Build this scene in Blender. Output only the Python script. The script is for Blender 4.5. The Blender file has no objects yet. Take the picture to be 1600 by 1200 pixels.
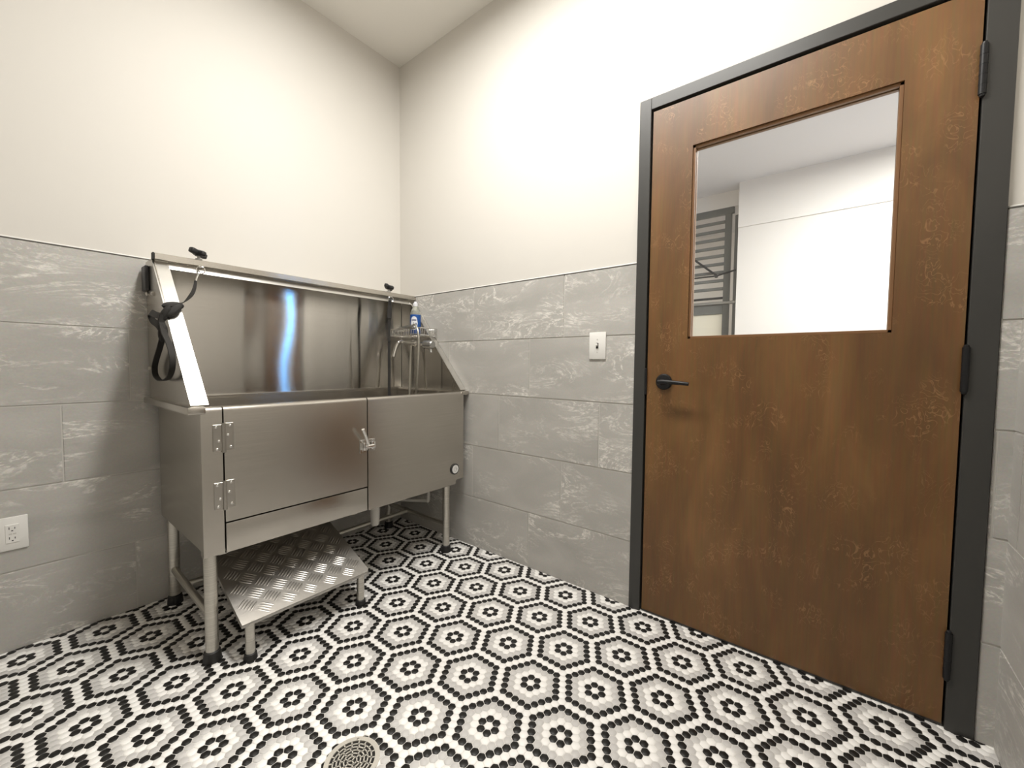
import bpy, bmesh, math, random
import numpy as np
from mathutils import Vector, Matrix

random.seed(4)
C = bpy.context.scene.collection
V = Vector

# ---------------------------------------------------------------- helpers
def link_mesh(name, me, mat, parent=None):
    o = bpy.data.objects.new(name, me)
    C.objects.link(o)
    if mat is not None:
        for m in (mat if isinstance(mat, (list, tuple)) else [mat]):
            me.materials.append(m)
    if parent is not None:
        o.parent = parent
    return o

def world_loc(o):
    l = V((0, 0, 0))
    while o is not None:
        l += V(o.location)
        o = o.parent
    return l

class MB:
    """collects shapes in world coordinates, links them as one mesh object"""
    def __init__(self):
        self.bm = bmesh.new()
    def _merge(self, b):
        me = bpy.data.meshes.new('tmp')
        b.to_mesh(me); b.free()
        self.bm.from_mesh(me)
        bpy.data.meshes.remove(me)
        return self
    def box(self, lo, hi, bevel=0.0, seg=2, rot=None, about=None, taper=None):
        b = bmesh.new()
        bmesh.ops.create_cube(b, size=1.0)
        lo, hi = V(lo), V(hi)
        c, d = (lo + hi) / 2, hi - lo
        for v in b.verts:
            v.co = V((v.co.x * d.x, v.co.y * d.y, v.co.z * d.z)) + c
        if bevel > 0:
            bmesh.ops.bevel(b, geom=b.edges[:], offset=min(bevel, 0.49 * min(abs(d.x), abs(d.y), abs(d.z))),
                            segments=seg, affect='EDGES', profile=0.5)
        if rot is not None:
            ab = V(about) if about is not None else c
            for v in b.verts:
                v.co = rot @ (v.co - ab) + ab
        return self._merge(b)
    def prism(self, poly, axis, a, bb, bevel=0.0, seg=2):
        """extrude a polygon in the two other axes along axis from a to bb"""
        b = bmesh.new()
        def P(u, w, t):
            return {0: (t, u, w), 1: (u, t, w), 2: (u, w, t)}[axis]
        vs = [b.verts.new(P(u, w, a)) for u, w in poly]
        f = b.faces.new(vs)
        r = bmesh.ops.extrude_face_region(b, geom=[f])
        off = V(P(0, 0, bb)) - V(P(0, 0, a))
        for e in r['geom']:
            if isinstance(e, bmesh.types.BMVert):
                e.co += off
        bmesh.ops.recalc_face_normals(b, faces=b.faces[:])
        if bevel > 0:
            bmesh.ops.bevel(b, geom=b.edges[:], offset=bevel, segments=seg, affect='EDGES', profile=0.5)
        return self._merge(b)
    def quads(self, verts, faces):
        b = bmesh.new()
        vs = [b.verts.new(v) for v in verts]
        for f in faces:
            b.faces.new([vs[i] for i in f])
        return self._merge(b)
    def tube(self, pts, r, n=14, cap=True, radii=None):
        pts = [V(p) for p in pts]
        b = bmesh.new()
        rings = []
        T0 = (pts[1] - pts[0]).normalized()
        up = V((0, 0, 1)) if abs(T0.z) < 0.9 else V((1, 0, 0))
        N = T0.cross(up).normalized()
        for i, p in enumerate(pts):
            if i == 0: T = pts[1] - pts[0]
            elif i == len(pts) - 1: T = pts[-1] - pts[-2]
            else: T = (pts[i + 1] - pts[i]).normalized() + (pts[i] - pts[i - 1]).normalized()
            T.normalize()
            N = (N - T * N.dot(T)).normalized()
            B = T.cross(N)
            rr = radii[i] if radii else r
            rings.append([b.verts.new(p + (N * math.cos(2 * math.pi * k / n) + B * math.sin(2 * math.pi * k / n)) * rr) for k in range(n)])
        for i in range(len(rings) - 1):
            for k in range(n):
                b.faces.new((rings[i][k], rings[i][(k + 1) % n], rings[i + 1][(k + 1) % n], rings[i + 1][k]))
        if cap:
            b.faces.new(rings[0][::-1]); b.faces.new(rings[-1])
        bmesh.ops.recalc_face_normals(b, faces=b.faces[:])
        return self._merge(b)
    def lathe(self, prof, origin, axis=(0, 0, 1), n=28):
        """prof: list of (radius, height) along axis from origin"""
        b = bmesh.new()
        A = V(axis).normalized()
        up = V((0, 0, 1)) if abs(A.z) < 0.9 else V((1, 0, 0))
        N = A.cross(up).normalized(); B = A.cross(N)
        o = V(origin)
        rings = []
        for r, h in prof:
            if r < 1e-6:
                rings.append([b.verts.new(o + A * h)])
            else:
                rings.append([b.verts.new(o + A * h + (N * math.cos(2 * math.pi * k / n) + B * math.sin(2 * math.pi * k / n)) * r) for k in range(n)])
        for i in range(len(rings) - 1):
            a, c = rings[i], rings[i + 1]
            for k in range(n):
                k2 = (k + 1) % n
                if len(a) == 1 and len(c) == 1: continue
                if len(a) == 1: b.faces.new((a[0], c[k2], c[k]))
                elif len(c) == 1: b.faces.new((a[k], a[k2], c[0]))
                else: b.faces.new((a[k], a[k2], c[k2], c[k]))
        if len(rings[0]) > 1: b.faces.new(rings[0][::-1])
        if len(rings[-1]) > 1: b.faces.new(rings[-1])
        bmesh.ops.recalc_face_normals(b, faces=b.faces[:])
        return self._merge(b)
    def torus(self, center, R, r, axis=(0, 0, 1), n=28, m=8):
        b = bmesh.new()
        A = V(axis).normalized()
        up = V((0, 0, 1)) if abs(A.z) < 0.9 else V((1, 0, 0))
        N = A.cross(up).normalized(); B = A.cross(N)
        c = V(center); rings = []
        for i in range(n):
            t = 2 * math.pi * i / n
            d = N * math.cos(t) + B * math.sin(t)
            rings.append([b.verts.new(c + d * (R + r * math.cos(2 * math.pi * k / m)) + A * r * math.sin(2 * math.pi * k / m)) for k in range(m)])
        for i in range(n):
            for k in range(m):
                b.faces.new((rings[i][k], rings[i][(k + 1) % m], rings[(i + 1) % n][(k + 1) % m], rings[(i + 1) % n][k]))
        bmesh.ops.recalc_face_normals(b, faces=b.faces[:])
        return self._merge(b)
    def ribbon(self, pts, widths, th=0.0022):
        """flat strap through pts; widths = half-width vectors"""
        b = bmesh.new(); rows = []
        for i, (p, w) in enumerate(zip(pts, widths)):
            p, w = V(p), V(w)
            a = V(pts[max(i - 1, 0)]); c = V(pts[min(i + 1, len(pts) - 1)])
            n = (c - a).cross(w)
            n = n.normalized() * th / 2 if n.length > 1e-9 else V((0, th / 2, 0))
            rows.append([b.verts.new(p - w - n), b.verts.new(p + w - n), b.verts.new(p + w + n), b.verts.new(p - w + n)])
        for i in range(len(rows) - 1):
            for k in range(4):
                b.faces.new((rows[i][k], rows[i][(k + 1) % 4], rows[i + 1][(k + 1) % 4], rows[i + 1][k]))
        b.faces.new(rows[0][::-1]); b.faces.new(rows[-1])
        bmesh.ops.recalc_face_normals(b, faces=b.faces[:])
        return self._merge(b)
    def build(self, name, mat, parent=None, smooth=True, angle=35):
        me = bpy.data.meshes.new(name)
        self.bm.normal_update()
        if parent is not None:
            off = world_loc(parent)
            for v in self.bm.verts:
                v.co -= off
        if smooth:
            ca = math.radians(angle)
            for f in self.bm.faces: f.smooth = True
            for e in self.bm.edges:
                if len(e.link_faces) == 2:
                    e.smooth = e.calc_face_angle(0) < ca
                else:
                    e.smooth = True
        self.bm.to_mesh(me); self.bm.free()
        return link_mesh(name, me, mat, parent)

def spline(pts, k=8):
    pts = [V(p) for p in pts]; out = []
    for i in range(len(pts) - 1):
        p0 = pts[max(i - 1, 0)]; p1 = pts[i]; p2 = pts[i + 1]; p3 = pts[min(i + 2, len(pts) - 1)]
        for s in range(k):
            t = s / k
            out.append(0.5 * ((2 * p1) + (p2 - p0) * t + (2 * p0 - 5 * p1 + 4 * p2 - p3) * t * t + (3 * p1 - p0 - 3 * p2 + p3) * t ** 3))
    out.append(pts[-1])
    return out

def tag(o, label=None, cat=None, group=None, kind=None):
    if label: o['label'] = label
    if cat: o['category'] = cat
    if group: o['group'] = group
    if kind: o['kind'] = kind
    return o

def thing(name, label, cat, loc=(0, 0, 0), group=None, kind=None):
    o = bpy.data.objects.new(name, None)
    o.empty_display_size = 0.05
    C.objects.link(o); o.location = loc
    return tag(o, label, cat, group, kind)

def clone(root, delta, label=None):
    """a copy of a thing with its parts and their sub-parts"""
    r = root.copy(); C.objects.link(r)
    r.location = V(root.location) + V(delta)
    if label: r['label'] = label
    for ch in list(root.children):
        c = ch.copy(); C.objects.link(c); c.parent = r
        for g in list(ch.children):
            d = g.copy(); C.objects.link(d); d.parent = c
    return r

# ---------------------------------------------------------------- materials
def new_mat(name):
    m = bpy.data.materials.new(name); m.use_nodes = True
    nt = m.node_tree
    return m, nt, nt.nodes['Principled BSDF']

def N(nt, t, **kw):
    n = nt.nodes.new(t)
    for k, v in kw.items():
        setattr(n, k, v)
    return n

def simple(name, col, rough=0.5, metal=0.0, spec=0.5, bump=0.0, bscale=40.0, coat=0.0, bdist=0.002):
    m, nt, p = new_mat(name)
    p.inputs['Base Color'].default_value = (*col, 1)
    p.inputs['Roughness'].default_value = rough
    p.inputs['Metallic'].default_value = metal
    p.inputs['Specular IOR Level'].default_value = spec
    p.inputs['Coat Weight'].default_value = coat
    if bump > 0:
        tc = N(nt, 'ShaderNodeTexCoord'); no = N(nt, 'ShaderNodeTexNoise')
        no.inputs['Scale'].default_value = bscale; no.inputs['Detail'].default_value = 4
        bp = N(nt, 'ShaderNodeBump'); bp.inputs['Strength'].default_value = bump; bp.inputs['Distance'].default_value = bdist
        nt.links.new(tc.outputs['Object'], no.inputs['Vector'])
        nt.links.new(no.outputs['Fac'], bp.inputs['Height'])
        nt.links.new(bp.outputs['Normal'], p.inputs['Normal'])
    return m

def ramp(nt, fac, stops):
    r = N(nt, 'ShaderNodeValToRGB')
    e = r.color_ramp.elements
    while len(e) < len(stops): e.new(0.5)
    for el, (pos, col) in zip(e, stops):
        el.position = pos; el.color = (*col, 1) if len(col) == 3 else col
    nt.links.new(fac, r.inputs['Fac'])
    return r.outputs['Color']

def steel(name, col=(0.60, 0.575, 0.535), rough=0.22, spread=0.30, streak=0.05):
    """brushed stainless sheet: a fine horizontal grain tips the surface up and down at a scale too small to see"""
    m, nt, p = new_mat(name)
    L = nt.links.new
    p.inputs['Metallic'].default_value = 1.0
    p.inputs['Roughness'].default_value = rough
    tc = N(nt, 'ShaderNodeTexCoord')
    mp = N(nt, 'ShaderNodeMapping'); mp.inputs['Scale'].default_value = (3, 3, 420)
    no = N(nt, 'ShaderNodeTexNoise'); no.inputs['Scale'].default_value = 1.0; no.inputs['Detail'].default_value = 2
    L(tc.outputs['Object'], mp.inputs['Vector']); L(mp.outputs['Vector'], no.inputs['Vector'])
    d = streak
    c = ramp(nt, no.outputs['Fac'], [(0.3, tuple(x * (1 - d) for x in col)), (0.7, tuple(min(1, x * (1 + d)) for x in col))])
    L(c, p.inputs['Base Color'])
    if spread > 0:
        sc_ = N(nt, 'ShaderNodeVectorMath', operation='SCALE'); sc_.inputs['Scale'].default_value = 9173.0
        L(tc.outputs['Object'], sc_.inputs[0])
        w1 = N(nt, 'ShaderNodeTexWhiteNoise'); w1.noise_dimensions = '3D'; L(sc_.outputs[0], w1.inputs['Vector'])
        sep = N(nt, 'ShaderNodeSeparateColor'); L(w1.outputs['Color'], sep.inputs[0])
        ad = N(nt, 'ShaderNodeMath', operation='ADD'); L(sep.outputs[0], ad.inputs[0]); L(sep.outputs[1], ad.inputs[1])
        su = N(nt, 'ShaderNodeMath', operation='SUBTRACT'); L(ad.outputs[0], su.inputs[0]); su.inputs[1].default_value = 1.0
        mu = N(nt, 'ShaderNodeMath', operation='MULTIPLY'); L(su.outputs[0], mu.inputs[0]); mu.inputs[1].default_value = spread
        cz = N(nt, 'ShaderNodeCombineXYZ'); L(mu.outputs[0], cz.inputs[2])
        ge = N(nt, 'ShaderNodeNewGeometry')
        av = N(nt, 'ShaderNodeVectorMath', operation='ADD'); L(ge.outputs['Normal'], av.inputs[0]); L(cz.outputs[0], av.inputs[1])
        nv_ = N(nt, 'ShaderNodeVectorMath', operation='NORMALIZE'); L(av.outputs[0], nv_.inputs[0])
        L(nv_.outputs[0], p.inputs['Normal'])
    return m

def stone_tile(name):
    """grey porcelain with pale flowing veins, each tile cut from its own place in the stone"""
    m, nt, p = new_mat(name)
    L = nt.links.new
    tc = N(nt, 'ShaderNodeTexCoord'); at = N(nt, 'ShaderNodeAttribute'); at.attribute_name = 'tile_rnd'
    off = N(nt, 'ShaderNodeVectorMath', operation='SCALE'); off.inputs['Scale'].default_value = 37.0
    L(at.outputs['Color'], off.inputs[0])
    add = N(nt, 'ShaderNodeVectorMath', operation='ADD'); L(tc.outputs['Object'], add.inputs[0]); L(off.outputs[0], add.inputs[1])
    # tilt the bedding a little, compress vertically so that veins run mostly sideways
    mp = N(nt, 'ShaderNodeMapping'); mp.inputs['Scale'].default_value = (1.0, 1.0, 2.6); mp.inputs['Rotation'].default_value = (0.30, 0.25, 0)
    L(add.outputs[0], mp.inputs['Vector'])
    n0 = N(nt, 'ShaderNodeTexNoise'); n0.inputs['Scale'].default_value = 2.2; n0.inputs['Detail'].default_value = 5; n0.inputs['Distortion'].default_value = 0.8
    L(mp.outputs[0], n0.inputs['Vector'])
    base = ramp(nt, n0.outputs['Fac'], [(0.25, (0.40, 0.388, 0.365)), (0.5, (0.455, 0.442, 0.417)), (0.75, (0.51, 0.495, 0.468))])
    # veins: thin broken level lines of a distorted noise, gathered in drifting bands
    n1 = N(nt, 'ShaderNodeTexNoise'); n1.inputs['Scale'].default_value = 2.6; n1.inputs['Detail'].default_value = 9; n1.inputs['Roughness'].default_value = 0.64; n1.inputs['Distortion'].default_value = 1.1
    L(mp.outputs[0], n1.inputs['Vector'])
    def lines(level, width):
        s_ = N(nt, 'ShaderNodeMath', operation='SUBTRACT'); s_.inputs[1].default_value = level; L(n1.outputs['Fac'], s_.inputs[0])
        a_ = N(nt, 'ShaderNodeMath', operation='ABSOLUTE'); L(s_.outputs[0], a_.inputs[0])
        r_ = N(nt, 'ShaderNodeMapRange'); r_.inputs[1].default_value = 0.0; r_.inputs[2].default_value = width; r_.inputs[3].default_value = 1; r_.inputs[4].default_value = 0
        L(a_.outputs[0], r_.inputs[0])
        return r_.outputs[0]
    mxl = N(nt, 'ShaderNodeMath', operation='MAXIMUM'); L(lines(0.50, 0.030), mxl.inputs[0]); L(lines(0.585, 0.018), mxl.inputs[1])
    n4 = N(nt, 'ShaderNodeTexNoise'); n4.inputs['Scale'].default_value = 30; n4.inputs['Detail'].default_value = 4; n4.inputs['Roughness'].default_value = 0.7
    L(mp.outputs[0], n4.inputs['Vector'])
    brk = N(nt, 'ShaderNodeMapRange'); brk.inputs[1].default_value = 0.36; brk.inputs[2].default_value = 0.58; L(n4.outputs['Fac'], brk.inputs[0])
    ml0 = N(nt, 'ShaderNodeMath', operation='MULTIPLY'); L(mxl.outputs[0], ml0.inputs[0]); L(brk.outputs[0], ml0.inputs[1])
    n2 = N(nt, 'ShaderNodeTexNoise'); n2.inputs['Scale'].default_value = 1.7; n2.inputs['Detail'].default_value = 3; n2.inputs['Distortion'].default_value = 0.6
    L(mp.outputs[0], n2.inputs['Vector'])
    msk = N(nt, 'ShaderNodeMapRange'); msk.inputs[1].default_value = 0.45; msk.inputs[2].default_value = 0.62
    L(n2.outputs['Fac'], msk.inputs[0])
    mul = N(nt, 'ShaderNodeMath', operation='MULTIPLY'); L(ml0.outputs[0], mul.inputs[0]); L(msk.outputs[0], mul.inputs[1])
    # soft pale clouding inside the bands
    cl = N(nt, 'ShaderNodeMath', operation='MULTIPLY'); L(brk.outputs[0], cl.inputs[0]); L(msk.outputs[0], cl.inputs[1])
    mul2 = N(nt, 'ShaderNodeMath', operation='MULTIPLY_ADD'); L(cl.outputs[0], mul2.inputs[0]); mul2.inputs[1].default_value = 0.10; L(mul.outputs[0], mul2.inputs[2])
    mul2.use_clamp = True
    mx = N(nt, 'ShaderNodeMix', data_type='RGBA'); L(mul2.outputs[0], mx.inputs['Factor']); L(base, mx.inputs['A']); mx.inputs['B'].default_value = (0.80, 0.775, 0.73, 1)
    # fine grit
    n3 = N(nt, 'ShaderNodeTexNoise'); n3.inputs['Scale'].default_value = 160; n3.inputs['Detail'].default_value = 3
    L(tc.outputs['Object'], n3.inputs['Vector'])
    mx2 = N(nt, 'ShaderNodeMix', data_type='RGBA', blend_type='OVERLAY'); mx2.inputs['Factor'].default_value = 0.12
    L(mx.outputs['Result'], mx2.inputs['A']); L(n3.outputs['Color'], mx2.inputs['B'])
    L(mx2.outputs['Result'], p.inputs['Base Color'])
    p.inputs['Roughness'].default_value = 0.5
    p.inputs['Specular IOR Level'].default_value = 0.35
    bp = N(nt, 'ShaderNodeBump'); bp.inputs['Strength'].default_value = 0.25; bp.inputs['Distance'].default_value = 0.003
    L(n1.outputs['Fac'], bp.inputs['Height']); L(bp.outputs[0], p.inputs['Normal'])
    return m

def birch(name):
    """brown stained birch veneer: soft upright grain, blotches, pale squiggly flecks"""
    m, nt, p = new_mat(name)
    L = nt.links.new
    tc = N(nt, 'ShaderNodeTexCoord')
    mp = N(nt, 'ShaderNodeMapping'); mp.inputs['Scale'].default_value = (1, 1, 0.28); L(tc.outputs['Object'], mp.inputs['Vector'])
    n0 = N(nt, 'ShaderNodeTexNoise'); n0.inputs['Scale'].default_value = 7; n0.inputs['Detail'].default_value = 6; n0.inputs['Distortion'].default_value = 0.6
    L(mp.outputs[0], n0.inputs['Vector'])
    base = ramp(nt, n0.outputs['Fac'], [(0.28, (0.108, 0.049, 0.0135)), (0.5, (0.152, 0.072, 0.0205)), (0.75, (0.205, 0.102, 0.0320))])
    mpf = N(nt, 'ShaderNodeMapping'); mpf.inputs['Scale'].default_value = (1, 1, 0.05); L(tc.outputs['Object'], mpf.inputs['Vector'])
    nf = N(nt, 'ShaderNodeTexNoise'); nf.inputs['Scale'].default_value = 130; nf.inputs['Detail'].default_value = 3; L(mpf.outputs[0], nf.inputs['Vector'])
    ov = N(nt, 'ShaderNodeMix', data_type='RGBA', blend_type='OVERLAY'); ov.inputs['Factor'].default_value = 0.22
    L(base, ov.inputs['A']); L(nf.outputs['Color'], ov.inputs['B'])
    # flecks
    mp2 = N(nt, 'ShaderNodeMapping'); mp2.inputs['Scale'].default_value = (1, 1, 0.75); L(tc.outputs['Object'], mp2.inputs['Vector'])
    n1 = N(nt, 'ShaderNodeTexNoise'); n1.inputs['Scale'].default_value = 26; n1.inputs['Detail'].default_value = 1; n1.inputs['Distortion'].default_value = 2.2
    L(mp2.outputs[0], n1.inputs['Vector'])
    s = N(nt, 'ShaderNodeMath', operation='SUBTRACT'); s.inputs[1].default_value = 0.5; L(n1.outputs['Fac'], s.inputs[0])
    a = N(nt, 'ShaderNodeMath', operation='ABSOLUTE'); L(s.outputs[0], a.inputs[0])
    ln = N(nt, 'ShaderNodeMapRange'); ln.inputs[1].default_value = 0.0; ln.inputs[2].default_value = 0.030; ln.inputs[3].default_value = 1; ln.inputs[4].default_value = 0
    L(a.outputs[0], ln.inputs[0])
    n2 = N(nt, 'ShaderNodeTexNoise'); n2.inputs['Scale'].default_value = 9; n2.inputs['Detail'].default_value = 2; L(tc.outputs['Object'], n2.inputs['Vector'])
    mk = N(nt, 'ShaderNodeMapRange'); mk.inputs[1].default_value = 0.50; mk.inputs[2].default_value = 0.62; L(n2.outputs['Fac'], mk.inputs[0])
    ml = N(nt, 'ShaderNodeMath', operation='MULTIPLY'); L(ln.outputs[0], ml.inputs[0]); L(mk.outputs[0], ml.inputs[1])
    m3 = N(nt, 'ShaderNodeMath', operation='MULTIPLY'); m3.inputs[1].default_value = 0.62; L(ml.outputs[0], m3.inputs[0])
    mx = N(nt, 'ShaderNodeMix', data_type='RGBA'); L(m3.outputs[0], mx.inputs['Factor']); L(ov.outputs['Result'], mx.inputs['A']); mx.inputs['B'].default_value = (0.34, 0.18, 0.075, 1)
    L(mx.outputs['Result'], p.inputs['Base Color'])
    p.inputs['Roughness'].default_value = 0.42
    p.inputs['Specular IOR Level'].default_value = 0.6
    bp = N(nt, 'ShaderNodeBump'); bp.inputs['Strength'].default_value = 0.12; bp.inputs['Distance'].default_value = 0.001
    L(n0.outputs['Fac'], bp.inputs['Height']); L(bp.outputs[0], p.inputs['Normal'])
    return m

def emit(name, col, strength):
    m = bpy.data.materials.new(name); m.use_nodes = True
    nt = m.node_tree; nt.nodes.clear()
    e = N(nt, 'ShaderNodeEmission'); e.inputs['Color'].default_value = (*col, 1); e.inputs['Strength'].default_value = strength
    o = N(nt, 'ShaderNodeOutputMaterial'); nt.links.new(e.outputs[0], o.inputs['Surface'])
    return m

def pane_glass(name):
    m = bpy.data.materials.new(name); m.use_nodes = True
    nt = m.node_tree; nt.nodes.clear()
    t = N(nt, 'ShaderNodeBsdfTransparent'); t.inputs['Color'].default_value = (0.97, 0.985, 0.975, 1)
    g = N(nt, 'ShaderNodeBsdfGlossy'); g.inputs['Roughness'].default_value = 0.0
    ge = N(nt, 'ShaderNodeNewGeometry')
    dt = N(nt, 'ShaderNodeVectorMath', operation='DOT_PRODUCT'); nt.links.new(ge.outputs['Incoming'], dt.inputs[0]); nt.links.new(ge.outputs['Normal'], dt.inputs[1])
    ab = N(nt, 'ShaderNodeMath', operation='ABSOLUTE'); nt.links.new(dt.outputs['Value'], ab.inputs[0])
    om = N(nt, 'ShaderNodeMath', operation='SUBTRACT'); om.inputs[0].default_value = 1.0; nt.links.new(ab.outputs[0], om.inputs[1])
    pw = N(nt, 'ShaderNodeMath', operation='POWER'); nt.links.new(om.outputs[0], pw.inputs[0]); pw.inputs[1].default_value = 5.0
    f = N(nt, 'ShaderNodeMath', operation='MULTIPLY_ADD'); nt.links.new(pw.outputs[0], f.inputs[0]); f.inputs[1].default_value = 0.96; f.inputs[2].default_value = 0.04
    mx = N(nt, 'ShaderNodeMixShader'); o = N(nt, 'ShaderNodeOutputMaterial')
    nt.links.new(f.outputs[0], mx.inputs[0]); nt.links.new(t.outputs[0], mx.inputs[1]); nt.links.new(g.outputs[0], mx.inputs[2])
    nt.links.new(mx.outputs[0], o.inputs['Surface'])
    return m

M = dict(
    paint=simple('cream_wall_paint', (0.665, 0.642, 0.60), 0.7, spec=0.25, bump=0.10, bscale=220, bdist=0.0008),
    ceil=simple('ceiling_paint', (0.80, 0.78, 0.735), 0.8, spec=0.2, bump=0.08, bscale=200, bdist=0.0008),
    tile=stone_tile('grey_stone_tile'),
    grout=simple('pale_grout', (0.55, 0.535, 0.50), 0.85, spec=0.2),
    shadow_line=simple('painted_shadow_line', (0.10, 0.095, 0.085), 0.5),
    steel=steel('brushed_steel', (0.56, 0.53, 0.485), rough=0.25, spread=0.17),
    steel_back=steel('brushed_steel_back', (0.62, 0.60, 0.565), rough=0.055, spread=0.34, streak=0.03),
    steel_dull=steel('galvanised_steel_leg', (0.62, 0.595, 0.54), 0.35, 0.0, 0.14),
    steel_flange=steel('bright_steel_flange', (0.74, 0.725, 0.69), 0.30, 0.12, 0.02),
    chrome=simple('chrome', (0.78, 0.77, 0.75), 0.12, 1.0),
    hinge_steel=simple('hinge_steel', (0.50, 0.475, 0.435), 0.30, 1.0),
    grey_metal=simple('satin_grey_metal', (0.42, 0.415, 0.40), 0.38, 0.85),
    tread=simple('tread_plate_aluminium', (0.50, 0.48, 0.45), 0.42, 1.0, bump=0.15, bscale=60),
    rubber=simple('black_rubber', (0.012, 0.011, 0.010), 0.55),
    black=simple('black_hardware', (0.010, 0.010, 0.011), 0.40, 0.0, spec=0.35),
    blackknob=simple('black_plastic_knob', (0.018, 0.018, 0.018), 0.35),
    strap=simple('black_webbing', (0.020, 0.018, 0.016), 0.75, bump=0.4, bscale=900),
    frame=simple('charcoal_frame_paint', (0.043, 0.042, 0.039), 0.40, bump=0.06, bscale=160),
    wood=birch('stained_birch_door'),
    wood_edge=simple('stained_bead_wood', (0.20, 0.10, 0.042), 0.42),
    white=simple('white_plastic', (0.82, 0.81, 0.78), 0.35),
    slot=simple('dark_slot', (0.03, 0.028, 0.026), 0.6),
    screw=simple('painted_screw', (0.62, 0.61, 0.58), 0.35),
    pvc=simple('grey_white_plastic_pipe', (0.62, 0.60, 0.56), 0.4),
    blue=simple('blue_label', (0.010, 0.075, 0.30), 0.35),
    lab_white=simple('label_white', (0.75, 0.76, 0.80), 0.4),
    lab_navy=simple('label_navy', (0.015, 0.03, 0.12), 0.4),
    glass=pane_glass('door_glass'),
    white_wall=simple('white_wall_paint', (0.83, 0.80, 0.765), 0.75, spec=0.2),
    lilac=simple('other_room_ceiling', (0.72, 0.70, 0.70), 0.8, spec=0.2),
    conc=simple('grey_floor_finish', (0.45, 0.44, 0.42), 0.5),
    kennel=simple('grey_kennel_paint', (0.16, 0.162, 0.155), 0.4),
    kennel_dark=simple('dark_kennel_metal', (0.03, 0.03, 0.032), 0.4),
    cream=simple('cream_board', (0.80, 0.76, 0.64), 0.5),
    drainm=simple('nickel_drain', (0.66, 0.63, 0.57), 0.45, 0.6),
    sump=simple('dark_drain_well', (0.012, 0.010, 0.008), 0.8),
    dialface=simple('dial_face', (0.80, 0.80, 0.78), 0.3),
    fixture=simple('fixture_white', (0.8, 0.8, 0.8), 0.5),
    lamp=emit('led_diffuser', (1.0, 0.972, 0.922), 58.0),
    lamp2=emit('led_diffuser_beyond', (1.0, 0.965, 0.93), 46.0),
    kennel_fill=emit('kennel_fill_glow', (1.0, 0.97, 0.94), 22.0),
    streak_glow=emit('added_blue_glow', (0.16, 0.46, 1.0), 12.0),
)
# clear bottle plastic
_m, _nt, _p = new_mat('clear_bottle')
_p.inputs['Base Color'].default_value = (0.80, 0.82, 0.72, 1); _p.inputs['Roughness'].default_value = 0.1
_p.inputs['Transmission Weight'].default_value = 0.75; _p.inputs['IOR'].default_value = 1.35
M['bottle'] = _m

# ---------------------------------------------------------------- dimensions (metres; corner of the two far walls = origin)
H = 3.076            # ceiling
ZT = 1.527           # top of the tile wainscot
ROW, TL, GR = 0.308, 0.6125, 0.004
YN = -2.784          # near wall (right edge of the picture)
XF = -3.30           # wall behind the camera's left shoulder
DY0, DY1 = -1.735, -2.676     # frame opening
DZ = 2.158

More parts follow.
